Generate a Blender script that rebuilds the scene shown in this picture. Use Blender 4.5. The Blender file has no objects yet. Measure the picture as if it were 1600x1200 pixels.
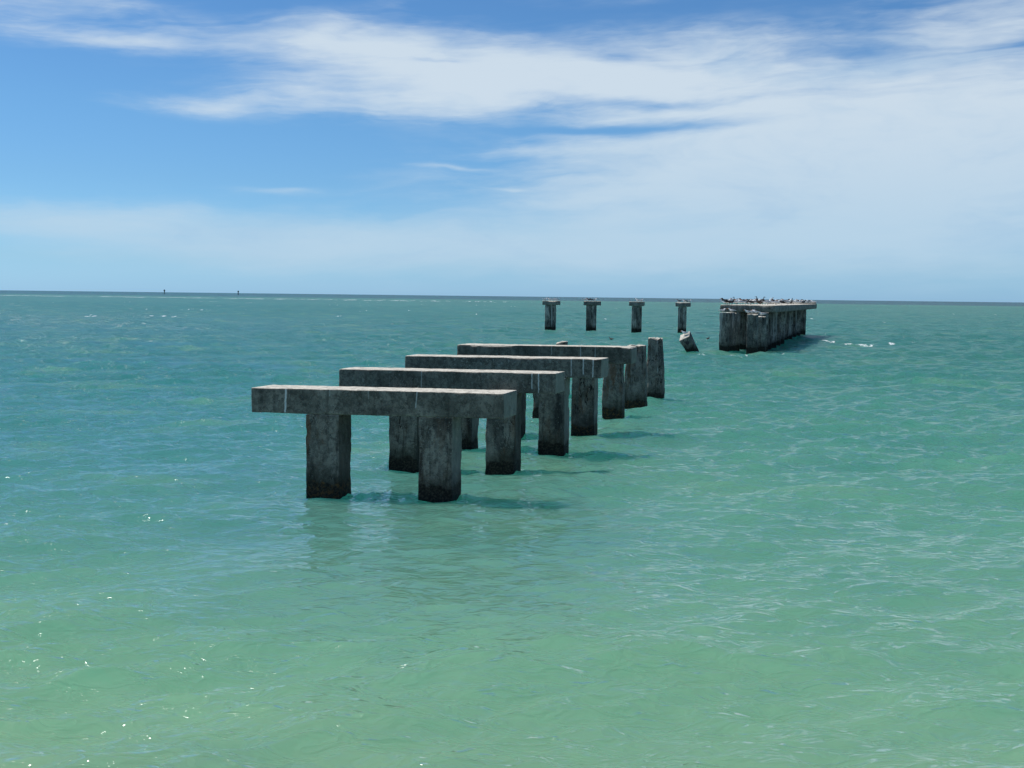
import bpy, math, random
import numpy as np
from mathutils import Matrix, Vector
rad = math.radians
sc = bpy.context.scene
C = sc.collection

# ------------------------------------------------------------------ camera
CAM_H = 2.9
PITCH, ROLL = rad(4.607), rad(0.682)
fw = Vector((0, math.cos(PITCH), -math.sin(PITCH)))
R0 = Vector((1, 0, 0)); U0 = R0.cross(fw)
Rv = R0 * math.cos(ROLL) + U0 * math.sin(ROLL)
Uv = U0 * math.cos(ROLL) - R0 * math.sin(ROLL)
cam_d = bpy.data.cameras.new('camera')
cam_d.sensor_width = 36; cam_d.lens = 36 * 1700 / 1600
cam_d.clip_start = 0.1; cam_d.clip_end = 200000
cam = bpy.data.objects.new('camera', cam_d); C.objects.link(cam)
m = Matrix((Rv, Uv, -fw)).transposed().to_4x4(); m.translation = (0, 0, CAM_H)
cam.matrix_world = m
sc.camera = cam

# ------------------------------------------------------------------ light, sky, exposure
SUN_EL, SUN_AZ = 62, -68          # degrees; azimuth from +Y towards +X
SKY_STRENGTH = 0.12
sun_d = bpy.data.lights.new('sun', 'SUN'); sun_d.energy = 4.2; sun_d.angle = rad(0.53)
sun_d.color = (1.0, 0.96, 0.90)
sun = bpy.data.objects.new('sun', sun_d); C.objects.link(sun)
sd = Vector((math.sin(rad(SUN_AZ)) * math.cos(rad(SUN_EL)), math.cos(rad(SUN_AZ)) * math.cos(rad(SUN_EL)), math.sin(rad(SUN_EL))))
sun.rotation_euler = sd.to_track_quat('Z', 'Y').to_euler()
sc.view_settings.view_transform = 'Standard'
sc.view_settings.look = 'None'
sc.view_settings.exposure = 0.0
sc.view_settings.gamma = 1.0
sc.cycles.use_denoising = True
sc.cycles.max_bounces = 6
sc.cycles.sample_clamp_indirect = 4.0
sc.cycles.sample_clamp_direct = 12.0

# ---- node expression helper
class G:
    def __init__(s, nt): s.nt = nt
    def node(s, t, **kw):
        n = s.nt.nodes.new(t)
        for k, v in kw.items(): setattr(n, k, v)
        return n
    def put(s, sock, v):
        if isinstance(v, E): v = v.s
        if isinstance(v, bpy.types.NodeSocket): s.nt.links.new(v, sock)
        else: sock.default_value = v
    def m(s, op, *a, clamp=False):
        n = s.node('ShaderNodeMath', operation=op); n.use_clamp = clamp
        for i, v in enumerate(a): s.put(n.inputs[i], v)
        return E(s, n.outputs[0])
    def v(s, op, *a):
        n = s.node('ShaderNodeVectorMath', operation=op)
        for i, x in enumerate(a): s.put(n.inputs[i], x)
        return E(s, n.outputs['Value'] if op in ('DOT_PRODUCT', 'LENGTH', 'DISTANCE') else n.outputs[0])
    def xyz(s, vec):
        n = s.node('ShaderNodeSeparateXYZ'); s.put(n.inputs[0], vec)
        return [E(s, o) for o in n.outputs]
    def comb(s, x, y, z):
        n = s.node('ShaderNodeCombineXYZ')
        for i, q in enumerate((x, y, z)): s.put(n.inputs[i], q)
        return E(s, n.outputs[0])
    def noise(s, vec, scale=1.0, detail=2.0, rough=0.5, dist=0.0, lac=2.0, dim='3D'):
        n = s.node('ShaderNodeTexNoise', noise_dimensions=dim)
        s.put(n.inputs['Vector'], vec); n.inputs['Scale'].default_value = scale
        n.inputs['Detail'].default_value = detail; n.inputs['Roughness'].default_value = rough
        n.inputs['Distortion'].default_value = dist; n.inputs['Lacunarity'].default_value = lac
        return E(s, n.outputs[0])
    def voro(s, vec, scale=1.0, feature='F1'):
        n = s.node('ShaderNodeTexVoronoi', feature=feature)
        s.put(n.inputs['Vector'], vec); n.inputs['Scale'].default_value = scale
        return E(s, n.outputs['Distance'])
    def mix(s, f, a, b, mode='MIX'):
        n = s.node('ShaderNodeMix', data_type='RGBA', blend_type=mode); n.clamp_factor = True
        s.put(n.inputs[0], f); s.put(n.inputs[6], a); s.put(n.inputs[7], b)
        return E(s, n.outputs[2])
    def step(s, x, a, b, lo=0.0, hi=1.0):
        n = s.node('ShaderNodeMapRange', interpolation_type='SMOOTHSTEP')
        for i, q in enumerate((x, a, b, lo, hi)): s.put(n.inputs[i], q)
        return E(s, n.outputs[0])
    def ramp(s, x, stops):
        n = s.node('ShaderNodeValToRGB'); s.put(n.inputs[0], x)
        cr = n.color_ramp
        while len(cr.elements) < len(stops): cr.elements.new(0.5)
        for e, (p, c) in zip(cr.elements, stops): e.position = p; e.color = (*c, 1)
        return E(s, n.outputs[0])
class E:
    def __init__(s, g, sock): s.g = g; s.s = sock
    def __add__(s, o): return s.g.m('ADD', s, o)
    __radd__ = __add__
    def __mul__(s, o): return s.g.m('MULTIPLY', s, o)
    __rmul__ = __mul__
    def __sub__(s, o): return s.g.m('SUBTRACT', s, o)
    def __rsub__(s, o): return s.g.m('SUBTRACT', o, s)
    def __truediv__(s, o): return s.g.m('DIVIDE', s, o)
    def __rtruediv__(s, o): return s.g.m('DIVIDE', o, s)
    def clamp(s): return s.g.m('ADD', s, 0.0, clamp=True)

# ---- world: Nishita sky and cirrus
world = bpy.data.worlds.new('World'); sc.world = world; world.use_nodes = True
nt = world.node_tree; nt.nodes.clear(); g = G(nt)
out = g.node('ShaderNodeOutputWorld'); bg = g.node('ShaderNodeBackground')
nt.links.new(bg.outputs[0], out.inputs[0]); bg.inputs[1].default_value = SKY_STRENGTH
sky = g.node('ShaderNodeTexSky', sky_type='NISHITA'); sky.sun_disc = False
sky.sun_elevation = rad(SUN_EL); sky.sun_rotation = rad(SUN_AZ % 360)
sky.altitude = 0; sky.air_density = 1.0; sky.dust_density = 0.3; sky.ozone_density = 3.0
tc = g.node('ShaderNodeTexCoord')
dx, dy, dz = g.xyz(tc.outputs['Generated'])
az = g.m('ARCTAN2', dx, dy)
el = g.m('ARCSINE', dz)
K = 1700.0
def PX(px): return math.atan((px - 800) / K) * K
def PY(px, py): return (453.5 + .0119 * px - py)
u = az * K; w = el * K
base = g.comb(u / 400, w / 130, 0.0)
warp = g.noise(base, 1.3, 4, 0.55)
warp2 = g.noise(g.v('ADD', base, (7.3, 2.1, 0)), 1.3, 4, 0.55)
uw = u + (warp - 0.5) * 150; ww = w + (warp2 - 0.5) * 46
P = g.comb(uw, ww, 0.0)
blobs = [  # centre px, centre py, half width, half height, amount
    (540, 85, 170, 34, .75), (720, 130, 260, 52, 1.0), (600, 172, 210, 24, .55), (880, 120, 220, 46, .55), (230, 98, 170, 15, .45), (310, 187, 140, 14, .6),
    (1010, 145, 150, 38, .5), (1110, 92, 150, 34, .6), (1530, 62, 160, 30, .65), (1450, 95, 160, 26, .35), (1240, 145, 260, 30, .5),
    (1470, 200, 330, 80, 1.0), (1200, 238, 330, 44, .8), (1090, 290, 330, 46, .7), (1400, 330, 480, 85, .8), (1590, 260, 200, 120, .4), (940, 240, 170, 10, .35),
    (1130, 187, 210, 11, .5), (480, 382, 640, 42, .62), (60, 350, 290, 28, .5), (1000, 390, 700, 70, .6), (415, 303, 62, 6, .6),
    (710, 268, 70, 4, .45), (805, 299, 26, 3, .4), (70, 70, 190, 38, .5), (95, 38, 70, 12, .3), (220, 50, 50, 12, .22), (615, 28, 50, 16, .22), (980, 22, 180, 12, .22), (1200, 14, 50, 16, .2), (1335, 38, 40, 6, .3),
    (960, 106, 60, 11, -.55), (1300, 112, 120, 14, -.35), (990, 172, 130, 10, -.5), (1560, 110, 70, 8, -.35), (960, 207, 170, 8, -.5), (700, 112, 80, 5, -.3)]
D = None
for cx, cy, rx, ry, a in blobs:
    q = g.v('MULTIPLY', g.v('SUBTRACT', P, (PX(cx), PY(cx, cy), 0)), (1 / rx, 1 / ry, 0))
    q2 = g.v('DOT_PRODUCT', q, q)
    t = g.m('EXPONENT', q2 * -1.1) * a
    D = t if D is None else D + t
# fibres fan out from the right and sag with the warp
fx = u / 330 + warp * 1.1; fy = w / 34 - u / 420 + warp2 * 2.2
fib = g.noise(g.comb(fx, fy, 3.0), 1.0, 8, 0.62, dist=.35)
fib2 = g.noise(g.comb(u / 110 + warp2 * 2, w / 16 + warp * 2, 5.0), 1.0, 5, 0.6, dist=.3)
soft = g.noise(g.comb(u / 230, w / 80, 9.0), 1.0, 4, 0.55)
away = g.step(w, 470.0, 640.0)
loose = g.step(g.noise(g.comb(u / 700, w / 240, 1.0), 1.0, 6, 0.6), 0.5, 0.75, 0, 0.55) * away
Dp = g.m('MAXIMUM', D, 0.0)
tex = (fib - 0.5) * 1.25 + (fib2 - .5) * .6 + (soft - 0.5) * 1.2
low = g.step(w, 210.0, 80.0)
alpha = Dp + tex * (Dp * 2.5 + .15).clamp() * (1.0 - low * .6)
alpha = g.m('POWER', g.step(alpha, .05, 1.25), .9) * .93
alpha = g.m('MAXIMUM', alpha, loose)
tint = g.ramp(w / 1700, [(0.0, (.42, .78, 1.45)), (.03, (.41, .70, 1.12)), (.06, (.42, .70, 1.02)), (.10, (.42, .68, .94)), (.16, (.43, .70, .92)), (.265, (.41, .67, .89)), (.7, (.52, .66, .78))])
blue = g.mix(1.0, sky.outputs[0], tint, 'MULTIPLY')
cloud_col = g.mix(g.step(w, 40.0, 330.0), (4.1, 5.5, 6.7, 1), (5.7, 6.5, 7.1, 1))
cloud_col = g.mix(g.step(g.noise(g.comb(u / 300 + warp, w / 110 + warp2, 21.0), 1.0, 5, .6), .45, .72) * .55, cloud_col, (3.3, 4.8, 6.4, 1))
col = g.mix((alpha * 0.92).clamp(), blue, cloud_col)
nt.links.new(col.s, bg.inputs[0])

# ------------------------------------------------------------------ numpy noise
def _hash(ix, iy, iz, seed):
    n = (ix.astype(np.int64) * 374761393 + iy.astype(np.int64) * 668265263 + iz.astype(np.int64) * 2147483647 + seed * 144269504) & 0xffffffff
    n = ((n ^ (n >> 13)) * 1274126177) & 0xffffffff
    n = ((n ^ (n >> 16)) * 2246822519) & 0xffffffff
    return ((n ^ (n >> 15)) & 0xffff) / 65535.0
def vnoise(p, seed=0):
    i = np.floor(p).astype(np.int64); f = p - i; f = f * f * (3 - 2 * f)
    r = 0
    for a in (0, 1):
        for b in (0, 1):
            for c in (0, 1):
                wgt = (f[:, 0] if a else 1 - f[:, 0]) * (f[:, 1] if b else 1 - f[:, 1]) * (f[:, 2] if c else 1 - f[:, 2])
                r = r + wgt * _hash(i[:, 0] + a, i[:, 1] + b, i[:, 2] + c, seed)
    return r
def fbm(p, seed=0, octv=4):
    s, a, t = 0, 1.0, 0
    for k in range(octv):
        s = s + a * vnoise(p * 2 ** k, seed + k); t += a; a *= 0.5
    return s / t

# ------------------------------------------------------------------ object helpers
def tag(o, label=None, cat=None, group=None, kind=None):
    for k, v in (('label', label), ('category', cat), ('group', group), ('kind', kind)):
        if v: o[k] = v
    return o
def thing(name, loc, label, cat, group=None, rz=0.0):
    o = bpy.data.objects.new(name, None); o.location = loc; o.rotation_euler = (0, 0, rz)
    o.empty_display_size = 0.3; C.objects.link(o)
    return tag(o, label, cat, group)
def mesh_obj(name, verts, faces, mat, parent=None, smooth=True):
    me = bpy.data.meshes.new(name); me.from_pydata([tuple(v) for v in verts], [], [tuple(f) for f in faces]); me.update()
    if smooth: me.polygons.foreach_set('use_smooth', [True] * len(me.polygons))
    me.materials.append(mat)
    o = bpy.data.objects.new(name, me); C.objects.link(o)
    if parent: o.parent = parent
    return o

def worn_block(name, size, mat, parent, origin=(0, 0, 0), yaw=0.0, skew=0.0, lean=(0, 0), r=0.02, step=0.03,
               rough=0.006, spall=0.03, seed=0, taper=0.0, hole=None, top_bite=0.0, slope=0.0, edge_w=.05, slope_y=0.0):
    """rounded, chipped block; size (L, D, H); skew = direction of the depth axis from +Y; lean = x,y shift at the top"""
    L, Dp, H = size
    nx, ny, nz = [max(2, int(round(s / step))) for s in size]
    def lin(n, s):
        t = np.linspace(0, 1, n + 1)
        t = t + 0.0
        q = t * s
        q = np.concatenate([[0, min(r, s / 4) * .5], q[1:-1], [s - min(r, s / 4) * .5, s]])
        return np.unique(np.round(q, 6))
    xs, ys, zs = lin(nx, L), lin(ny, Dp), lin(nz, H)
    idx = {}; verts = []; faces = []
    def vid(i, j, k):
        key = (i, j, k)
        if key not in idx:
            idx[key] = len(verts); verts.append((xs[i], ys[j], zs[k]))
        return idx[key]
    I, J, Kk = len(xs) - 1, len(ys) - 1, len(zs) - 1
    for i in range(I):
        for j in range(J):
            faces.append((vid(i, j, 0), vid(i, j + 1, 0), vid(i + 1, j + 1, 0), vid(i + 1, j, 0)))
            faces.append((vid(i, j, Kk), vid(i + 1, j, Kk), vid(i + 1, j + 1, Kk), vid(i, j + 1, Kk)))
    for i in range(I):
        for k in range(Kk):
            faces.append((vid(i, 0, k), vid(i + 1, 0, k), vid(i + 1, 0, k + 1), vid(i, 0, k + 1)))
            faces.append((vid(i, J, k), vid(i, J, k + 1), vid(i + 1, J, k + 1), vid(i + 1, J, k)))
    for j in range(J):
        for k in range(Kk):
            faces.append((vid(0, j, k), vid(0, j, k + 1), vid(0, j + 1, k + 1), vid(0, j + 1, k)))
            faces.append((vid(I, j, k), vid(I, j + 1, k), vid(I, j + 1, k + 1), vid(I, j, k + 1)))
    p = np.array(verts); half = np.array(size) / 2; c = p - half
    rr = min(r, L / 3, Dp / 3, H / 3)
    q = np.clip(c, -half + rr, half - rr); d = c - q
    ln = np.linalg.norm(d, axis=1, keepdims=True); nrm = d / np.maximum(ln, 1e-9)
    c = q + nrm * rr
    sp = p + seed * 17.31
    dist = np.sort(half - np.abs(c), axis=1)
    near = np.exp(-(np.maximum(dist[:, 0], 0) + np.maximum(dist[:, 1], 0)) / edge_w)
    chips = np.clip((fbm(sp * np.array([5, 5, 3.5]), seed, 3) - .50) * 5, 0, 1)
    big = np.clip((fbm(sp * np.array([1.6, 1.6, 1.1]), seed + 9, 3) - .52) * 5, 0, 1)
    disp = (fbm(sp * 14, seed + 3, 4) - .5) * 1.3 * rough + (fbm(sp * 1.2, seed + 5, 2) - .5) * rough * .9
    disp -= near * (chips * spall * .6 + big * spall)
    c = c + nrm * disp[:, None]
    if top_bite:
        tz = np.clip((c[:, 2] + half[2]) / H, 0, 1)
        bite = np.clip((tz - (1 - .35)) / .35, 0, 1) * np.clip((fbm(sp * np.array([2.4, 2.4, 1.3]), seed + 21, 3) - .35) * 2.4, 0, 1)
        c[:, :2] *= (1 - top_bite * (bite * .7 + .3 * np.clip((tz - .72) / .2, 0, 1)))[:, None]
        c[:, 2] -= np.clip((tz - .93) / .07, 0, 1) * (fbm(sp * 6, seed + 33, 3)) * top_bite * .25
    if hole:
        hx, hz, hr, hd = hole
        dd = np.hypot(c[:, 0] - hx, c[:, 2] - hz)
        c[:, 1] += np.where((c[:, 1] < -half[1] + .06) & (np.abs(c[:, 0]) < half[0] - .09), hd * np.clip((hr - dd) / (hr * .35), 0, 1), 0)
    c = c + half
    t = c[:, 2] / H
    if taper:
        c[:, 0] = L / 2 + (c[:, 0] - L / 2) * (1 - taper * t); c[:, 1] = Dp / 2 + (c[:, 1] - Dp / 2) * (1 - taper * t)
    c[:, 2] += slope * (c[:, 0] / L - .5) * t + slope_y * (c[:, 1] / Dp - .5) * t
    e1 = np.array([math.cos(yaw), math.sin(yaw)]); e2 = np.array([math.sin(skew), math.cos(skew)])
    X = origin[0] + c[:, 0] * e1[0] + c[:, 1] * e2[0] + lean[0] * t
    Y = origin[1] + c[:, 0] * e1[1] + c[:, 1] * e2[1] + lean[1] * t
    Z = origin[2] + c[:, 2]
    return mesh_obj(name, np.stack([X, Y, Z], 1), faces, mat, parent)

# ------------------------------------------------------------------ materials
def new_mat(name):
    mt = bpy.data.materials.new(name); mt.use_nodes = True
    nt = mt.node_tree; nt.nodes.clear(); g = G(nt)
    o = g.node('ShaderNodeOutputMaterial'); b = g.node('ShaderNodeBsdfPrincipled')
    nt.links.new(b.outputs[0], o.inputs[0])
    return mt, g, b, o
def concrete(name, streaks=(), pile=False, dark=1.0, rust=0.0, drip=0.0, wet=0.22, lichen=1.0, far=False, side=None):
    mt, g, b, o = new_mat(name)
    geo = g.node('ShaderNodeNewGeometry'); tcn = g.node('ShaderNodeTexCoord')
    pos = E(g, geo.outputs['Position']); px, py, pz = g.xyz(pos)
    nx, ny, nz = g.xyz(geo.outputs['Normal'])
    n1 = g.noise(pos, 2.2, 5, 0.6); n2 = g.noise(pos, 12, 6, 0.72); n3 = g.noise(pos, 60, 3, 0.6)
    vert = g.noise(g.v('MULTIPLY', pos, (9, 9, 0.9)), 1.0, 5, 0.6)
    c = g.mix(g.step(n1, .35, .68), (.180 * dark, .172 * dark, .142 * dark, 1), (.082 * dark, .080 * dark, .066 * dark, 1))
    c = g.mix(g.step(n2, .48, .54) * .5, c, (.034 * dark, .037 * dark, .031 * dark, 1))
    c = g.mix(g.step(vert, .50, .66) * (.85 if pile else .35), c, (.012, .014, .012, 1))
    if pile:
        pale = g.step(g.noise(g.v('MULTIPLY', pos, (3.2, 3.2, 1.3)), 1.0, 5, .62), .52, .62)
        c = g.mix(pale * .55, c, (.24 * dark, .225 * dark, .19 * dark, 1))
        brown = g.step(g.noise(g.v('MULTIPLY', pos, (6, 6, 2.0)), 1.0, 5, .6), .56, .68)
        c = g.mix(brown * .55, c, (.085 * dark, .062 * dark, .038 * dark, 1))
        stain = g.step(g.noise(g.v('MULTIPLY', pos, (1.7, 1.7, .9)), 1.0, 4, .6), .5, .6)
        c = g.mix(stain * .6, c, (.018, .022, .024, 1))
        cr = g.m('ABSOLUTE', g.noise(g.v('MULTIPLY', pos, (3.0, 3.0, .55)), 1.0, 4, .6) - .5)
        c = g.mix((1.0 - g.step(cr, .003, .010)) * g.step(g.noise(pos, 1.1, 2, .5), .45, .55), c, (.006, .006, .005, 1))
    # pale lichen / bare paste speckle
    lich = g.step(g.noise(pos, 22, 6, .78), .54, .60) * g.step(g.noise(pos, 2.0, 4, .6), .44, .58)
    c = g.mix((lich * .62 * lichen).clamp(), c, (.25, .26, .225, 1))
    pits = g.step(g.noise(g.v('ADD', pos, (5, 3, 1)), 40, 4, .75), .56, .62)
    c = g.mix(pits * .6, c, (.022, .024, .020, 1))
    speck = g.step(n3, .64, .68) * .7
    c = g.mix((speck * lichen).clamp(), c, (.34, .35, .30, 1))
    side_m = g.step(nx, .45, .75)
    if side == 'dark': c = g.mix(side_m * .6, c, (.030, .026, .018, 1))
    if side == 'pale': c = g.mix(side_m * .45, c, (.26, .27, .23, 1))  # right-facing sides painted paler for the extra sky and sea light they catch
    if rust:
        rs = g.step(g.noise(g.v('MULTIPLY', pos, (4.5, 4.5, 1.2)), 1.0, 5, .65), .54, .62) * rust
        c = g.mix(rs, c, (.13, .055, .018, 1))
    if drip:
        dv = g.step(g.noise(g.v('MULTIPLY', pos, (22, 22, 1.1)), 1.0, 4, .55), .60, .68) * g.step(g.noise(pos, 1.5, 2, .5), .42, .6) * drip
        c = g.mix(dv, c, (.42, .43, .40, 1))
    if streaks:
        ox, oy, oz = g.xyz(tcn.outputs['Object'])
        wob = (g.noise(g.comb(0.0, 0.0, oz), 9, 2, .5) - .5) * .02
        for sx, wd, z0, z1, sl, amt in streaks:
            dline = g.m('ABSOLUTE', ox + wob - sx - (oz - z1) * sl)
            ln = (1.0 - g.step(dline, wd * .45, wd * 1.2)) * g.step(oz, z0, z0 + .03) * (1.0 - g.step(oz, z1, z1 + .01))
            c = g.mix(ln * amt * g.step(g.noise(pos, 30, 3, .6), .3, .5, .45, 1.0), c, (.55, .57, .55, 1))
    if far:
        arr = g.step(g.noise(g.v('MULTIPLY', pos, (5.5, 5.5, .25)), 1.0, 3, .5), .60, .64)
        c = g.mix(arr * .6, c, (.42, .42, .38, 1))
    # sun bleached, guano whitened top
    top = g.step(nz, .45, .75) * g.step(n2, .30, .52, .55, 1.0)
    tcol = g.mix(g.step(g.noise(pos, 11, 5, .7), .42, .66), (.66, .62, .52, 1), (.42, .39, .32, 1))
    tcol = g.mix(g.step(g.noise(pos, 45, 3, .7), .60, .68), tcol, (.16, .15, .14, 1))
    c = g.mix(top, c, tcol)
    # tide band
    if pile:
        edge = g.noise(g.v('MULTIPLY', pos, (5, 5, 4)), 1.0, 6, .7)
        zone = pz + (edge - .5) * .42
        c = g.mix((1.0 - g.step(zone, wet, wet + .30)) * .65, c, (.030, .034, .024, 1))
        band = 1.0 - g.step(zone, wet - .03, wet + .03)
        bc = g.mix(g.step(g.noise(pos, 34, 4, .7), .45, .62), (.008, .009, .007, 1), (.045, .042, .028, 1))
        if rust > .3: bc = g.mix(g.step(g.noise(pos, 18, 4, .7), .48, .62), bc, (.085, .050, .018, 1))
        c = g.mix(band, c, bc)
    g.put(b.inputs['Base Color'], c)
    b.inputs['Roughness'].default_value = .85
    b.inputs['Specular IOR Level'].default_value = .25
    crack = g.voro(g.v('ADD', g.v('MULTIPLY', pos, (1, 1, .45)), g.v('MULTIPLY', g.comb(n2, n1, n2), (.25, .25, .25))), 3.2, 'DISTANCE_TO_EDGE')
    hgt = n2 * .5 + n3 * .25 + g.step(crack, 0.0, .03) * .35 + vert * .5
    bp = g.node('ShaderNodeBump'); bp.inputs['Strength'].default_value = .8; bp.inputs['Distance'].default_value = .02
    g.put(bp.inputs['Height'], hgt); g.nt.links.new(bp.outputs[0], b.inputs['Normal'])
    return mt
def plain(name, col, rough=.7):
    mt, g, b, o = new_mat(name)
    tcn = g.node('ShaderNodeTexCoord')
    n = g.noise(tcn.outputs['Object'], 25, 3, .6)
    g.put(b.inputs['Base Color'], g.mix(n, tuple(x * .8 for x in col) + (1,), tuple(min(1, x * 1.15) for x in col) + (1,)))
    b.inputs['Roughness'].default_value = rough
    return mt

# ------------------------------------------------------------------ water
WIND = rad(205)       # waves run towards the beach, a little to the right
rng = np.random.default_rng(11)
NW = 130
lam = np.exp(rng.uniform(math.log(.10), math.log(4.5), NW)); lam.sort()
th = rng.normal(0, 1, NW) * rad(27) + rad(-80) 
kk = 2 * math.pi / lam
kx, ky = kk * np.cos(th), kk * np.sin(th)
ph = rng.uniform(0, 2 * math.pi, NW)
slope_rms = .33
wgt = np.where(lam < .2, .7, np.where(lam > 1.5, .45, np.where(lam < .8, 1.35, .9)))
amp = slope_rms * math.sqrt(2.0 / NW) / kk * wgt
def patch_noise(x, y, sx, sy, seed):
    return fbm(np.stack([x / sx, y / sy, np.zeros_like(x)], 1), seed, 3)
PILE_SPOTS = [(-2.935, 15.40), (-1.312, 15.21), (-2.046, 17.95), (-.430, 17.66), (-1.217, 20.16), (.486, 19.88), (-.288, 22.835), (1.244, 22.70),
              (2.165, 26.114), (2.98, 28.221), (3.787, 30.495), (.488, 26.074), (1.25, 30.9)]
def build_water():
    rows = [3.0]
    while rows[-1] < 60000:
        Y = rows[-1]
        dlt = max(.022, .0028 * Y) if Y < 300 else (.0045 * Y if Y < 1200 else .03 * Y)
        rows.append(Y + dlt)
    rows = np.array(rows)
    inner = np.tan(np.radians(np.linspace(-28, 28, 880)))
    outer = np.tan(np.radians(np.linspace(28.6, 78, 45)))
    cols = np.concatenate([-outer[::-1], inner, outer])
    nr, nc = len(rows), len(cols)
    Y = np.repeat(rows, nc).astype(np.float64); X = (rows[:, None] * cols[None, :]).ravel()
    dY = np.repeat(np.gradient(rows), nc)
    calm = .55 + .9 * np.clip(patch_noise(X + Y * .3, Y, 9 + 0 * X, 5, 5), 0, 1) 
    # a smoother slick on the left and a lee patch below the pier
    calm *= 1 - .56 * np.exp(-(((X + .9) / 3.0) ** 4 + ((Y - 12.3) / 3.4) ** 4))
    calm *= .85 + .65 * np.clip((Y - 14) / 26, 0, 1) + .12 * np.clip((11.5 - Y) / 3.0, 0, 1)
    Z = np.zeros_like(X); DX = np.zeros_like(X); DY = np.zeros_like(X); crest = np.zeros_like(X)
    Xf, Yf = X, Y
    for i in range(NW):
        d = np.clip((lam[i] / dY - 2.2) / 2.5, 0, 1)
        n = int(np.searchsorted(-d, 0, side='left')) if False else None
        act = d > 0
        if not act.any(): continue
        last = np.nonzero(act)[0][-1] + 1
        p = kx[i] * Xf[:last] + ky[i] * Yf[:last] + ph[i]
        a = amp[i] * d[:last]
        co, si = np.cos(p), np.sin(p)
        Z[:last] += a * co
        q = .7
        DX[:last] -= q * a * si * math.cos(th[i]); DY[:last] -= q * a * si * math.sin(th[i])
    Z *= calm; DX *= calm; DY *= calm
    lap = np.zeros_like(X)
    near = np.nonzero(Y < 36)[0]
    for q, (px_, py_) in enumerate(PILE_SPOTS):
        cx, cy = px_ + .27, py_ + .22
        sel = near[(np.abs(X[near] - cx) < 1.6) & (np.abs(Y[near] - cy) < 1.6)]
        if not len(sel): continue
        xx, yy = X[sel] - cx, Y[sel] - cy
        r = (np.abs(xx) ** 3 + np.abs(yy) ** 3) ** (1 / 3.0) - .24
        wob = vnoise(np.stack([xx * 3 + q * 9, yy * 3, 0 * xx], 1), 3) 
        Z[sel] += .020 * np.cos(r * 24 + wob * 3) * np.exp(-np.clip(r, 0, 9) * 2.6) * (.5 + wob)
        lap[sel] = np.maximum(lap[sel], np.exp(-(np.clip(r, 0, 9) / .10) ** 2) * wob)
    V = np.empty((nr * nc, 3), np.float32)
    V[:, 0] = X + DX; V[:, 1] = Y + DY; V[:, 2] = Z
    me = bpy.data.meshes.new('sea_water')
    r_, c_ = np.meshgrid(np.arange(nr - 1), np.arange(nc - 1), indexing='ij')
    a = (r_ * nc + c_).ravel()
    F = np.stack([a, a + 1, a + nc + 1, a + nc], 1).astype(np.int32)
    me.vertices.add(nr * nc); me.vertices.foreach_set('co', V.ravel())
    me.loops.add(F.size); me.loops.foreach_set('vertex_index', F.ravel())
    me.polygons.add(len(F)); me.polygons.foreach_set('loop_start', np.arange(0, F.size, 4, dtype=np.int32))
    me.polygons.foreach_set('use_smooth', np.ones(len(F), dtype=bool))
    me.update(calc_edges=True)
    at = me.attributes.new('crest', 'FLOAT', 'POINT')
    at.data.foreach_set('value', (Z / .06).astype(np.float32))
    at = me.attributes.new('lap', 'FLOAT', 'POINT')
    at.data.foreach_set('value', lap.astype(np.float32))
    at = me.attributes.new('calm', 'FLOAT', 'POINT')
    at.data.foreach_set('value', calm.astype(np.float32))
    return me

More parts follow.
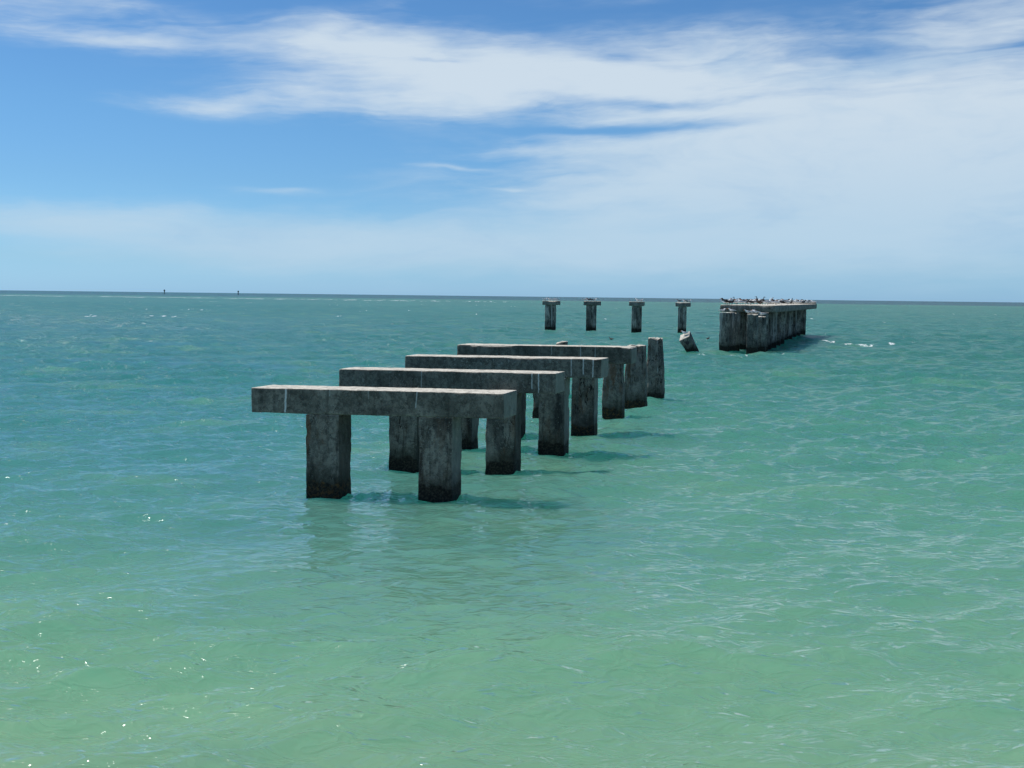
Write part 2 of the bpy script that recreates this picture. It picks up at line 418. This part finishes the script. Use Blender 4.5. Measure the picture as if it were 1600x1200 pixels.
def water_mat():
    mt, g, b, o = new_mat('sea_water_material')
    geo = g.node('ShaderNodeNewGeometry'); pos = E(g, geo.outputs['Position'])
    x, y, z = g.xyz(pos)
    at = g.node('ShaderNodeAttribute', attribute_name='crest'); crest = E(g, at.outputs['Fac'])
    flat = g.comb(x, y, 0.0)
    big = g.noise(g.v('MULTIPLY', flat, (.035, .06, 0)), 1.0, 4, .55)
    mid = g.noise(g.v('MULTIPLY', flat, (.22, .34, 0)), 1.0, 4, .6)
    # depth of the water from the beach outwards: log distance
    ly = g.m('LOGARITHM', g.m('MAXIMUM', y + x * .12, 1.0), 10.0)      # 1 = 10 m, 2 = 100 m
    c = g.ramp((ly + (big - .5) * .28 - .7) / 3.3, [
        (0.00, (.172, .312, .182)), (.06, (.138, .292, .180)), (.14, (.094, .250, .172)), (.24, (.063, .208, .160)),
        (.36, (.047, .178, .150)), (.42, (.050, .182, .157)), (.50, (.048, .175, .145)), (.62, (.046, .170, .135)), (.66, (.060, .195, .150)), (.69, (.030, .090, .110)), (1.0, (.026, .080, .120))])
    # bluer body colour on the left
    left = g.step(x / g.m('MAXIMUM', y, 1.0), .12, -.30)
    c = g.mix(left * g.step(ly, .85, 1.3) * g.step(ly, 2.25, 1.9, .28, .55), c, (.034, .170, .205, 1))
    # sandy patches and weed tint
    c = g.mix(g.step(mid, .50, .70) * .35, c, (.140, .290, .165, 1))
    c = g.mix(g.step(mid, .48, .30) * .30, c, (.035, .170, .140, 1))
    # foam
    fn = g.noise(g.v('MULTIPLY', flat, (.9, .55, 0)), 1.0, 5, .65)
    fine = g.noise(flat, 9, 4, .7)
    def spot(cx, cy, rx, ry):
        q = g.v('MULTIPLY', g.v('SUBTRACT', flat, (cx, cy, 0)), (1 / rx, 1 / ry, 0))
        return g.m('EXPONENT', g.v('DOT_PRODUCT', q, q) * -1.0)
    zone = spot(15.5, 56.0, 7, 3) * .085 + spot(22.5, 71.0, 7, 10) * .13 + spot(10.5, 57, 3, 4) * .09
    generic = g.step(y, 20.0, 60.0) * .015
    foam = g.step(fn + zone + generic + crest * .012, .735, .80) * g.step(fine, .38, .5)
    at3 = g.node('ShaderNodeAttribute', attribute_name='lap'); lap = E(g, at3.outputs['Fac'])
    foam = g.m('MAXIMUM', foam, g.step(lap + (fine - .5) * 1.2, .62, .75) * .7)
    fn2 = g.noise(g.v('MULTIPLY', flat, (.30, .022, 0)), 1.0, 5, .7)
    brk = g.m('EXPONENT', g.m('MULTIPLY', g.m('POWER', g.m('ABSOLUTE', (y + x * .25 - 560) / 60), 2.0), -1.0)) * g.step(x, 60.0, -60.0)
    foam = g.m('MAXIMUM', foam, g.step(fn2 + brk * .10, .62, .70) * g.step(brk, .1, .4))
    fn3 = g.noise(g.v('MULTIPLY', flat, (.75, .05, 0)), 1.0, 3, .6)
    cap = g.noise(g.v('MULTIPLY', flat, (.03, .02, 0)), 1.0, 2, .5)
    foam = g.m('MAXIMUM', foam, g.step(fn3 + (cap - .5) * .35 + g.step(x, 40.0, -60.0) * .02, .715, .76) * g.step(y, 90.0, 150.0) * g.step(y, 520.0, 300.0))
    fn4 = g.noise(g.v('MULTIPLY', flat, (1.6, .42, 0)), 1.0, 4, .7)
    foam = g.m('MAXIMUM', foam, g.step(fn4 + crest * .012, .765, .80) * g.step(y, 24.0, 40.0) * g.step(y, 110.0, 80.0) * .9)
    # ripples too fine for the mesh; coarser wavelets further out, where the mesh is coarse
    r0 = g.noise(g.v('MULTIPLY', flat, (2.6, 5.6, 0)), 1.0, 2, .5, dist=.9)
    r1 = 1.0 - g.m('ABSOLUTE', (r0 - .5) * 4.0)
    r2 = g.noise(g.v('MULTIPLY', flat, (1.2, 2.3, 0)), 1.0, 5, .6, dist=.5)
    r3 = g.noise(g.v('MULTIPLY', flat, (.22, .5, 0)), 1.0, 5, .62, dist=.4)
    w1 = g.step(y, 60.0, 20.0); w2 = g.step(y, 14.0, 45.0) * g.step(y, 260.0, 90.0); w3 = g.step(y, 60.0, 200.0)
    at2 = g.node('ShaderNodeAttribute', attribute_name='calm'); calm = E(g, at2.outputs['Fac'])
    slick = g.step(g.noise(g.v('MULTIPLY', g.comb(x, y + x * .12, 0.0), (.035, .16, 0)), 1.0, 4, .6), .54, .68) * g.step(y, 17.0, 28.0) * g.step(y, 150.0, 95.0) * g.step(x / y, .12, -.05, .25, 1.0)
    hgt = r1 * w1 * calm * .022 + r2 * w2 * .26 * (1.0 - slick * .75) + r3 * w3 * .55
    bp = g.node('ShaderNodeBump'); bp.inputs['Strength'].default_value = 1.0; bp.inputs['Distance'].default_value = 1.0
    g.put(bp.inputs['Height'], hgt)
    g.nt.nodes.remove(b)
    def sh(t, **kw):
        n = g.node(t)
        for k, v in kw.items(): g.put(n.inputs[k], v)
        return n
    nrm = bp.outputs[0]
    # cloudy water: light spreads below the surface before it comes back up
    body = g.node('ShaderNodeSubsurfaceScattering', falloff='BURLEY')
    g.put(body.inputs['Color'], c); g.put(body.inputs['Normal'], nrm)
    body.inputs['Scale'].default_value = 1.0; body.inputs['Radius'].default_value = (1.2, 4.4, 3.8)
    white = sh('ShaderNodeBsdfDiffuse', Color=(.74, .79, .78, 1))
    rgh = g.step(y, 12.0, 120.0, .028, .22)
    glossy = sh('ShaderNodeBsdfGlossy', Color=(1, 1, 1, 1), Roughness=rgh, Normal=nrm)
    fr = g.node('ShaderNodeFresnel'); fr.inputs['IOR'].default_value = 1.333; g.nt.links.new(nrm, fr.inputs['Normal'])
    f = E(g, fr.outputs[0])
    f = g.m('MINIMUM', f * (1.12 + slick * .9 + g.step(calm, .9, .35) * .75), .42) / (1.0 + f * g.step(y, 12.0, 140.0, 0.0, 1.6)) * (1.0 - foam)
    def mixs(fac, a, b2):
        n = g.node('ShaderNodeMixShader'); g.put(n.inputs[0], fac)
        g.nt.links.new(a.outputs[0], n.inputs[1]); g.nt.links.new(b2.outputs[0], n.inputs[2]); return n
    skin = sh('ShaderNodeBsdfDiffuse', Color=c, Normal=nrm)
    res = mixs(f, mixs(foam, mixs(.25, body, skin), white), glossy)
    g.nt.links.new(res.outputs[0], o.inputs[0])
    return mt
wm = build_water(); wm.materials.append(water_mat())
sea = bpy.data.objects.new('sea_water', wm); C.objects.link(sea); tag(sea, kind='structure')

# beach behind and below the viewpoint
def beach():
    mt, g, b, o = new_mat('sand')
    geo = g.node('ShaderNodeNewGeometry')
    n = g.noise(geo.outputs['Position'], 3, 5, .6); n2 = g.noise(geo.outputs['Position'], 80, 3, .6)
    g.put(b.inputs['Base Color'], g.mix(n, (.42, .37, .28, 1), (.55, .50, .40, 1))); b.inputs['Roughness'].default_value = .95
    bp = g.node('ShaderNodeBump'); bp.inputs['Distance'].default_value = .03
    g.put(bp.inputs['Height'], n + n2 * .3); g.nt.links.new(bp.outputs[0], b.inputs['Normal'])
    ys = np.concatenate([np.linspace(7, -8, 60), np.linspace(-9, -400, 40)]); xs = np.linspace(-300, 300, 160)
    xs = np.sign(xs) * (np.abs(xs) / 300) ** 1.6 * 300
    Xg, Yg = np.meshgrid(xs, ys); p = np.stack([Xg.ravel(), Yg.ravel(), 0 * Xg.ravel()], 1)
    zz = np.interp(p[:, 1], [-400, -10, 0, 5, 7], [1.6, 1.4, 1.15, -.02, -.9]) + (fbm(p / 3.0, 4, 4) - .5) * .12
    p[:, 2] = zz; n_ = len(xs)
    faces = [(r * n_ + c, (r + 1) * n_ + c, (r + 1) * n_ + c + 1, r * n_ + c + 1) for r in range(len(ys) - 1) for c in range(n_ - 1)]
    o = mesh_obj('beach_sand', p, faces, mt); tag(o, kind='structure')
beach()

# ------------------------------------------------------------------ near pier: four bents
YAW, SK = rad(-6.8), rad(17.5)
GB = 'concrete bents of the near pier ruin'
bents = [  # beam front-left corner, front length, yaw, top z, height, streaks, piles (front-left x, y)
    dict(o=(-3.729, 15.484), yaw=rad(-7.0), top=1.557, hgt=.36, piles=[(-2.935, 15.40), (-1.312, 15.21)],
         label='nearest concrete pier bent with one white streak down its left end', pdep=(.47, .47),
         st=[(.52, .016, -.36, .0, .05, 1.0), (2.42, .010, -.25, .0, .09, .6), (1.16, .006, -.12, .0, 0, .4), (1.72, .006, -.14, 0, 0, .35)], seed=1),
    dict(o=(-2.906, 18.169), yaw=rad(-7.6), top=1.656, hgt=.34, piles=[(-2.046, 17.95), (-.430, 17.66)],
         label='second concrete pier bent from the camera with paired white streaks on its right end', pdep=(.47, .47),
         st=[(3.26, .010, -.28, 0, 0, .8), (3.37, .012, -.34, 0, 0, .9), (1.42, .007, -.3, 0, .03, .5)], seed=2),
    dict(o=(-2.000, 20.212), yaw=rad(-6.2), top=1.778, hgt=.355, piles=[(-1.217, 20.16), (.486, 19.88)],
         label='third concrete pier bent from the camera with heavily mottled pale lichen on its beam', pdep=(.47, .47),
         st=[(3.1, .013, -.34, 0, 0, .6), (3.32, .014, -.3, 0, 0, .8), (3.5, .012, -.35, 0, .02, .9)], seed=3),
    dict(o=(-1.175, 22.761), yaw=rad(-5.2), top=1.885, hgt=.36, piles=[(-.288, 23.035 - .2), (1.244, 22.70)],
         label='farthest concrete pier bent still carrying its beam, with a broken right corner', pdep=(.47, .47),
         st=[(2.0, .01, -.2, 0, 0, .4), (2.6, .012, -.25, 0, 0, .5), (2.9, .01, -.3, 0, 0, .5)], seed=4)]
beam_len = 3.65
pile_w = .49
for i, bd in enumerate(bents):
    t = thing('pier_bent', (bd['o'][0], bd['o'][1], 0), bd['label'], 'pier bent', GB)
    zb = bd['top'] - bd['hgt']
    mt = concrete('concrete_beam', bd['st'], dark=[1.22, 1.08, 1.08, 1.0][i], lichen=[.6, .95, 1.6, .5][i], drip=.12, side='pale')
    # local origin of the beam mesh is its upper front-left corner, so streak positions are metres along it
    bo = worn_block('cap_beam', (beam_len, .60, bd['hgt']), mt, t, origin=(0, 0, -bd['hgt']), yaw=0, skew=SK - bd['yaw'] * -1 + 0,
                    r=.014, step=.022, rough=.005, spall=.016 if i < 3 else .05, edge_w=.025, seed=10 + i)
    bo.location = (0, 0, bd['top']); bo.rotation_euler = (0, 0, bd['yaw'])
    for j, (px_, py_) in enumerate(bd['piles']):
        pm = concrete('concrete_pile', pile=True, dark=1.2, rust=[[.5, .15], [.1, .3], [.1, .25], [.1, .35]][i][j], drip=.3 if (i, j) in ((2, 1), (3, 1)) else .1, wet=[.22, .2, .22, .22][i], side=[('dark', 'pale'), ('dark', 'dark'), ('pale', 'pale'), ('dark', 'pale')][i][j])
        worn_block('pile', (pile_w, .47, zb + 1.2 - .004), pm, t, origin=(px_ - bd['o'][0], py_ - bd['o'][1], -1.2), yaw=YAW, skew=rad(14),
                   r=.02, step=.03, rough=.007, spall=.026 if (i, j) != (2, 1) else .06, seed=30 + 2 * i + j)

# ------------------------------------------------------------------ broken piles beyond
GP = 'broken free-standing piles of the near pier ruin'
def lone(label, o, top, w=(.5, .5), lean=(0, 0), group=GP, name='broken_pile', yaw=YAW, skew=rad(14), z0=-1.2, step=.03, mat=None, **kw):
    t = thing(name, (o[0], o[1], 0), label, 'pile', group)
    mt = mat or concrete('concrete_pile', pile=True, dark=1.15, rust=kw.pop('rust', .2), drip=kw.pop('drip', .5), wet=.24)
    worn_block('pile_shaft', (w[0], w[1], top - z0), mt, t, origin=(0, 0, z0), yaw=yaw, skew=skew, lean=lean, r=.03, step=step, **kw)
    return t
lone('short broken pile just behind the right end of the farthest beam, rusty left edge', (2.165, 26.114), 1.43, (.50, .46), rust=.45, rough=.012, spall=.10, seed=51, top_bite=.25)
lone('tall jagged pile with rust-dark top, between the short pile and tapered pile', (2.90, 28.221), 1.70, (.59, .46), rust=.35, rough=.016, spall=.12, seed=52, top_bite=.34, taper=.06)
lone('tall tapered pile with white stained shoulders, rightmost pile of the near ruin', (3.76, 30.495), 1.84, (.53, .46), lean=(-.05, 0), rough=.014, spall=.10, seed=58, top_bite=.62, taper=.12, drip=1.0)
lone('broken pile stub glimpsed under the second beam, left of the third bent', (.488, 26.074), 1.35, (.5, .46), rough=.016, spall=.12, seed=54, top_bite=.35)
lone('leaning pile stub whose white slanted tip shows above the farthest beam', (1.25, 30.9), 1.66, (.36, .40), lean=(-.06, .1), rough=.014, spall=.12, seed=56, top_bite=.3, slope=.09)

# leaning pile near the head, with a bolt hole
t = leaning = thing('leaning_pile', (9.22, 57.35, 0), 'short pile leaning steeply to the left in open water, white top and dark bolt hole', 'pile')
mt = concrete('concrete_leaning', pile=True, dark=1.7, drip=.3, wet=.3)
S = 1.66
worn_block('pile_shaft', (.54, .46, 1.70), mt, t, origin=(.50, 0, -.75), yaw=rad(6), skew=rad(14), lean=(-1.02, -.50), r=.03, step=.05, rough=.012, spall=.03, seed=61,
           slope=.26, slope_y=.30)

# ------------------------------------------------------------------ pier head far out
SK2 = rad(19.6)
e2 = Vector((math.sin(SK2), math.cos(SK2)))
head = thing('pier_platform', (11.3, 60.3, 0), 'long concrete pier head on two close rows of piles, crowded with seabirds', 'pier')
dmat = concrete('concrete_deck', dark=1.6, drip=.5, lichen=.6)
hmat = [concrete('concrete_head_pile', pile=True, dark=2.3, drip=.7, wet=.32, far=True), concrete('concrete_head_pile', pile=True, dark=1.5, drip=.8, rust=.15, wet=.32, far=True)]
worn_block('deck', (3.05, 31.2, .40), dmat, head, origin=(.15, 0, 2.18), yaw=rad(-2), skew=SK2, r=.04, step=.16, rough=.012, spall=.03, seed=71)
worn_block('overhanging_beam', (3.9, .9, .40), dmat, head, origin=(10.35 - .95, 28.6, 2.30), yaw=rad(-2), skew=SK2, r=.03, step=.12, rough=.02, spall=.05, seed=72)
right_row = [(13.55, 59.9), (14.35, 62.4), (15.3, 65.2), (16.3, 68.2), (17.3, 71.3), (18.4, 74.6), (19.55, 78.0), (20.75, 81.6), (22.0, 85.2), (23.6, 89.6)]
for k, (x_, y_) in enumerate(right_row):
    worn_block('pile', (.62, .62, 3.39), hmat[k % 2], head, origin=(x_ - 11.3 - .05, y_ - 60.3 + .25, -1.2), yaw=rad(-4), skew=rad(12), r=.03, step=.1, rough=.012, spall=.05, seed=80 + k)
    worn_block('pile', (.62, .62, 3.39), hmat[(k + 1) % 2], head, origin=(x_ - 11.3 - 1.55, y_ - 60.3 + .55, -1.2), yaw=rad(-4), skew=rad(12), r=.03, step=.12, rough=.012, spall=.05, seed=100 + k)
worn_block('pile', (.55, .6, 3.35), hmat[1], head, origin=(12.75 - 11.3, 61.9 - 60.3, -1.2), yaw=rad(-4), skew=rad(12), r=.03, step=.1, rough=.012, spall=.05, seed=99)
GF = 'broken piles in front of the pier head'
bm_ = concrete('concrete_head_stub', pile=True, dark=1.6, drip=.5, wet=.34, far=True)
lone('squat twin-faced pile stub at the left front of the pier head, two terns on it', (11.16, 58.95), 2.17, (.56, .9), group=GF, skew=rad(38), yaw=rad(-3), step=.07, mat=bm_, rough=.015, spall=.06, seed=120)
bm2 = concrete('concrete_head_stub', pile=True, dark=1.6, drip=1.0, wet=.34, far=True)
lone('pile stub streaked white with droppings at the right front of the pier head', (12.48, 58.1), 2.12, (.58, .56), group=GF, skew=rad(16), yaw=rad(-3), step=.07, mat=bm2, rough=.015, spall=.07, seed=121)
lone('tilted split pile stub wedged under the right front corner of the pier head', (13.12, 58.9), 2.02, (.58, .5), group=GF, skew=rad(16), yaw=rad(-3), step=.07, mat=bm2, rough=.02, spall=.12, seed=122, top_bite=.3)

# four capped twin piles
GC = 'capped twin piles standing in a row left of the pier head'
caps = [((2.751, 93.6), 2.56, 'leftmost of the four capped twin piles far out in the water'),
        ((6.302, 93.9), 2.57, 'capped twin pile with two dark birds on it, second from the left'),
        ((9.917, 91.1), 2.58, 'capped twin pile with a single grey gull, third from the left'),
        ((13.90, 91.8), 2.56, 'capped twin pile directly behind the leaning pile')]
for k, ((x_, y_), zt, lb) in enumerate(caps):
    t = thing('capped_twin_pile', (x_, y_, 0), lb, 'pier bent', GC)
    worn_block('cap', (1.42 if k < 2 else 1.26, .9, .36), dmat, t, origin=(-.25, -.1, zt - .36), yaw=rad(-1), skew=rad(12), r=.03, step=.09, rough=.015, spall=.05, seed=140 + k)
    wd = [.45, .43, .42, .36][k]
    for j in range(2):
        worn_block('pile', (wd, .45, zt - .36 + 1.196), hmat[(j + k) % 2], t, origin=(j * (wd + .012), .05 * j, -1.2), yaw=rad(-1), skew=rad(10), r=.03, step=.09, rough=.01, spall=.04, seed=150 + 2 * k + j)

# bolt hole in the leaning pile: short plug painted near-black for the shade inside
hm_ = bpy.data.materials.new('bolt_hole_shade'); hm_.use_nodes = True
hm_.node_tree.nodes['Principled BSDF'].inputs['Base Color'].default_value = (.012, .010, .009, 1)
vs = [(-.07 + .095 * math.cos(2 * math.pi * i / 14), yy, .58 + .095 * math.sin(2 * math.pi * i / 14)) for yy in (-.44, -.15) for i in range(14)]
fs = [(i, (i + 1) % 14, 14 + (i + 1) % 14, 14 + i) for i in range(14)] + [tuple(range(13, -1, -1))]
mesh_obj('bolt_hole', vs, fs, hm_, leaning, smooth=False)

# ------------------------------------------------------------------ channel markers on the horizon
mk = plain('marker_dark_paint', (.03, .07, .06)); mw = plain('marker_steel', (.10, .11, .11))
def cyl(name, r, z0, z1, mat, parent, x=0, y=0, n=12, r2=None):
    r2 = r if r2 is None else r2
    vs = [(x + r * math.cos(2 * math.pi * i / n), y + r * math.sin(2 * math.pi * i / n), z0) for i in range(n)] + \
         [(x + r2 * math.cos(2 * math.pi * i / n), y + r2 * math.sin(2 * math.pi * i / n), z1) for i in range(n)]
    fs = [(i, (i + 1) % n, n + (i + 1) % n, n + i) for i in range(n)] + [tuple(range(n - 1, -1, -1)), tuple(range(n, 2 * n))]
    return mesh_obj(name, vs, fs, mat, parent, smooth=False)
for x_, y_, s, lb in [(-543, 1700, 1.0, 'distant channel marker on the horizon, the left one of two'), (-428, 1700, .95, 'distant channel marker on the horizon, the right one of two')]:
    t = thing('channel_marker', (x_, y_, 0), lb, 'channel marker', 'channel markers on the horizon')
    cyl('post', .55 * s, -2, 5.4 * s, mw, t)
    cyl('platform', 1.5 * s, 1.6 * s, 2.3 * s, mw, t, n=10)
    cyl('dayboard', 1.25 * s, 4.2 * s, 6.6 * s, mk, t, n=8)
    cyl('lantern', .3 * s, 6.6 * s, 7.2 * s, mw, t, n=8)

# ------------------------------------------------------------------ birds
M = dict(white=plain('feather_white', (.80, .80, .78)), grey=plain('feather_grey', (.38, .40, .43)), black=plain('feather_black', (.018, .018, .020)),
         brown=plain('feather_brown', (.06, .040, .030)), bill=plain('bill_orange', (.55, .17, .04)), leg=plain('leg_dark', (.04, .03, .03)), billd=plain('bill_dark', (.05, .04, .03)))
def loft(name, rings, mat, parent, n=12):
    """rings: (x, y, z, half width, half height, pitch) along a spine"""
    vs, fs = [], []
    for (x, y, z, rw, rh, pt) in rings:
        for i in range(n):
            a = 2 * math.pi * i / n
            yy = rw * math.cos(a); zz = rh * math.sin(a)
            vs.append((x - zz * math.sin(pt), y + yy, z + zz * math.cos(pt)))
    for k in range(len(rings) - 1):
        for i in range(n):
            fs.append((k * n + i, k * n + (i + 1) % n, (k + 1) * n + (i + 1) % n, (k + 1) * n + i))
    fs.append(tuple(range(n - 1, -1, -1))); fs.append(tuple(range((len(rings) - 1) * n, len(rings) * n)))
    return mesh_obj(name, vs, fs, mat, parent)
def make_bird(kind):
    """unit bird, about .4 m long, facing +X"""
    root = bpy.data.objects.new({'tern': 'tern', 'dark': 'seabird', 'tall': 'cormorant', 'gull': 'gull', 'wing': 'seabird', 'swim': 'swimming_bird'}[kind], None)
    C.objects.link(root)
    body = {'tern': 'white', 'dark': 'black', 'tall': 'black', 'gull': 'white', 'wing': 'black', 'swim': 'black'}[kind]
    wing = {'tern': 'grey', 'dark': 'black', 'tall': 'brown', 'gull': 'grey', 'wing': 'white', 'swim': 'brown'}[kind]
    up = kind == 'tall'
    z = .02 if kind == 'swim' else .045
    if up:
        rings = [(-.20, 0, z + .00, .01, .008, .5), (-.12, 0, z + .03, .03, .02, .8), (-.06, 0, z + .07, .055, .06, .9), (0, 0, z + .14, .065, .075, 1.0), (.04, 0, z + .22, .05, .055, 1.2),
                 (.055, 0, z + .29, .026, .028, 1.3), (.05, 0, z + .35, .020, .021, 1.2), (.065, 0, z + .40, .026, .026, .5), (.10, 0, z + .405, .022, .020, .1), (.12, 0, z + .40, .008, .008, 0)]
        hx, hz = .12, z + .40
    else:
        rings = [(-.24, 0, z + .065, .012, .005, 0), (-.17, 0, z + .07, .028, .015, 0), (-.10, 0, z + .07, .050, .040, 0), (-.02, 0, z + .07, .062, .058, .15), (.06, 0, z + .085, .054, .052, .4),
                 (.10, 0, z + .125, .034, .034, .8), (.118, 0, z + .160, .030, .030, .5), (.150, 0, z + .170, .028, .026, .1), (.175, 0, z + .165, .012, .012, 0)]
        hx, hz = .175, z + .165
    loft('body', rings, M[body], root)
    loft('bill', [(hx - .01, 0, hz, .010, .011, 0), (hx + .035, 0, hz - .004, .006, .008, 0), (hx + .075, 0, hz - .012, .002, .002, 0)], M['bill' if kind in ('tern', 'dark') else 'billd'], root, 8)
    for s in (-1, 1):
        if kind == 'wing':
            loft('wing', [(.02, s * .05, z + .11, .010, .050, 0), (-.02, s * .12, z + .20, .006, .060, .2), (-.08, s * .20, z + .28, .004, .050, .4), (-.16, s * .26, z + .33, .002, .012, .5)], M[wing], root, 10)
        elif up:
            loft('wing', [(.02, s * .055, z + .21, .010, .02, .9), (-.03, s * .066, z + .14, .012, .055, .9), (-.09, s * .05, z + .07, .010, .04, .9), (-.19, s * .015, z + .00, .003, .006, .9)], M[wing], root, 8)
        else:
            loft('wing', [(.07, s * .045, z + .09, .010, .018, .1), (0, s * .062, z + .095, .012, .040, .05), (-.10, s * .050, z + .085, .010, .030, 0), (-.20, s * .022, z + .082, .006, .012, 0), (-.28, s * .006, z + .080, .002, .003, 0)], M[wing], root, 8)
        if kind != 'swim':
            cyl('leg', .006, 0, z + .04, M['leg'], root, x=0, y=s * .022, n=6)
    if kind == 'tern':
        loft('cap', [(.108, 0, z + .178, .020, .016, .5), (.130, 0, z + .190, .026, .014, .2), (.165, 0, z + .184, .018, .010, 0)], M['black'], root, 8)
    if kind == 'dark':
        loft('breast', [(.095, 0, z + .10, .036, .030, .8), (.075, 0, z + .060, .050, .040, .5), (.02, 0, z + .035, .050, .032, 0), (-.08, 0, z + .045, .034, .022, 0)], M['white'], root, 10)
    return root
protos, used = {}, set()
def bird(kind, x, y, z, rot, s, label, group, cat):
    if kind not in protos:
        protos[kind] = make_bird(kind)
    r = protos[kind]
    if kind in used:
        n = r.copy(); C.objects.link(n)
        for ch in list(r.children):
            c2 = ch.copy(); C.objects.link(c2); c2.parent = n
        r = n
    used.add(kind)
    r.location = (x, y, z); r.rotation_euler = (0, 0, rot); r.scale = (s, s, s)
    tag(r, label, cat, group)
ORD = ['first', 'second', 'third', 'fourth', 'fifth', 'sixth', 'seventh', 'eighth', 'ninth', 'tenth', 'eleventh', 'twelfth', 'thirteenth', 'fourteenth', 'fifteenth', 'sixteenth', 'seventeenth', 'eighteenth', 'nineteenth', 'twentieth',
       'twenty-first', 'twenty-second', 'twenty-third', 'twenty-fourth', 'twenty-fifth', 'twenty-sixth']
random.seed(5)
def deck_pos(px):
    """a spot on the deck seen along that bearing"""
    tn = (px - 800) / 1700.0
    lo = None; best = []
    for yy in np.arange(60.7, 91, .25):
        xx = tn * yy / math.cos(PITCH) * .997
        left = 11.6 + (yy - 60.3) * math.tan(SK2); 
        if left < xx < left + 2.5: best.append((xx, yy))
    if not best: 
        return (11.7, 60.8) if px < 1140 else (24.6, 89.4)
    return best[int(random.random() ** 2 * (len(best) - 1))]
GD = 'seabirds crowding the pier head deck'
dark = [(1130.5, 'dark'), (1133.5, 'dark'), (1137, 'dark'), (1141, 'dark'), (1145.5, 'tall'), (1158, 'dark'), (1162, 'dark'), (1165.5, 'dark'), (1170, 'dark'), (1175, 'dark'), (1181, 'tall'), (1185, 'dark'), (1189, 'tall'), (1193, 'dark'), (1203, 'tall'),
        (1209, 'dark'), (1213.5, 'dark'), (1218, 'dark'), (1223, 'dark'), (1226, 'dark'), (1234, 'tall'), (1241, 'dark'), (1247, 'dark'), (1253, 'dark'), (1259, 'dark')]
white = [(1134, 'tern'), (1147.5, 'tern'), (1154, 'tern'), (1166, 'tern'), (1172, 'tern'), (1179, 'gull'), (1197, 'tern'), (1205, 'gull'), (1211, 'tern'), (1215, 'tern'), (1228, 'gull'), (1237, 'tern'), (1244, 'tern'), (1248, 'tern'),
         (1256.5, 'gull'), (1261, 'gull'), (1268, 'tern')]
for k, (px, kd) in enumerate(dark):
    x_, y_ = deck_pos(px)
    nm = 'dark upright bird' if kd == 'tall' else 'black-backed seabird'
    bird(kd, x_, y_, 2.585, random.choice([random.uniform(2.4, 3.9), random.uniform(-.8, .8)]), random.uniform(1.25, 1.6) * (1.0 if kd == 'dark' else .72),
         f'{nm} on the pier head deck, {ORD[k]} dark bird from left', GD, 'bird')
for k, (px, kd) in enumerate(white):
    x_, y_ = deck_pos(px)
    nm = 'white and grey gull' if kd == 'gull' else 'black-capped white tern'
    bird(kd, x_, y_, 2.585, random.choice([random.uniform(2.4, 3.9), random.uniform(-.8, .8)]), random.uniform(1.2, 1.5),
         f'{nm} on the pier head deck, {ORD[k]} pale bird from left', GD, 'bird')
x_, y_ = deck_pos(1200)
bird('wing', x_, y_, 2.585, rad(150), 1.15, 'black seabird with raised white-lined wings near the middle of the pier head', GD, 'bird')
GS = 'terns on the broken piles before the pier head'
for px, yy, z, rot, lb in [(1127, 59.4, 2.16, 0.1, 'left tern on the squat twin-faced pile stub'), (1141, 59.5, 2.16, 3.0, 'right tern on the squat twin-faced pile stub'),
                           (1166, 58.4, 2.11, 3.3, 'leftmost tern on the dropping-streaked pile stub'), (1173, 58.5, 2.11, .3, 'middle tern on the dropping-streaked pile stub'),
                           (1178, 58.5, 2.11, 2.8, 'rightmost tern on the dropping-streaked pile stub'), (1188.5, 59.1, 1.99, 3.2, 'tern on the tilted split stub under the deck corner')]:
    bird('tern', (px - 800) / 1700 * yy, yy, z, rot, 1.0, lb, GS, 'bird')
GT = 'birds on the four capped twin piles'
for kd, px, ci, rot, lb in [('tern', 850.5, 0, .2, 'leftmost tern on the leftmost capped twin pile'), ('tern', 857, 0, 2.9, 'second tern on the leftmost capped twin pile'),
                            ('tern', 863.5, 0, .4, 'third tern on the leftmost capped twin pile'), ('tern', 868, 0, 3.4, 'rightmost tern on the leftmost capped twin pile'),
                            ('dark', 917.5, 1, 2.9, 'left black-backed bird on the second capped twin pile'), ('dark', 922.5, 1, 3.2, 'right black-backed bird on the second capped twin pile'),
                            ('tern', 912.5, 1, .3, 'tern at the left edge of the second capped twin pile'), ('gull', 927.5, 1, 0.0, 'pale gull at the right edge of the second capped twin pile'),
                            ('gull', 994, 2, 3.1, 'grey-backed gull on the third capped twin pile'), ('tern', 1000.5, 2, .3, 'tern beside the gull on the third capped twin pile'),
                            ('dark', 1058.5, 3, 2.6, 'black-backed bird at the left edge of the fourth capped twin pile'), ('gull', 1067, 3, 3.1, 'gull in the middle of the fourth capped twin pile'),
                            ('dark', 1070, 3, 2.9, 'black-backed bird beside the gull on the fourth capped twin pile'), ('tern', 1075, 3, .2, 'tern at the right edge of the fourth capped twin pile')]:
    (cx, cy), zt, _ = caps[ci]
    yy = cy + random.uniform(.1, .4)
    bird(kd, (px - 800) / 1700 * yy, yy, zt, rot, random.uniform(.95, 1.15), lb, GT, 'bird')
bird('tern', 9.02, 57.1, .98, 3.0, 1.0, 'tern perched on the high side of the leaning pile', None, 'bird')
bird('swim', 13.75, 76.5, .0, 1.0, 1.1, 'dark bird swimming between the leaning pile and the pier head', 'birds swimming', 'bird')
bird('swim', 6.7, 74.0, .0, 2.4, 1.0, 'dark bird swimming above the tapered pile, left of the leaning pile', 'birds swimming', 'bird')
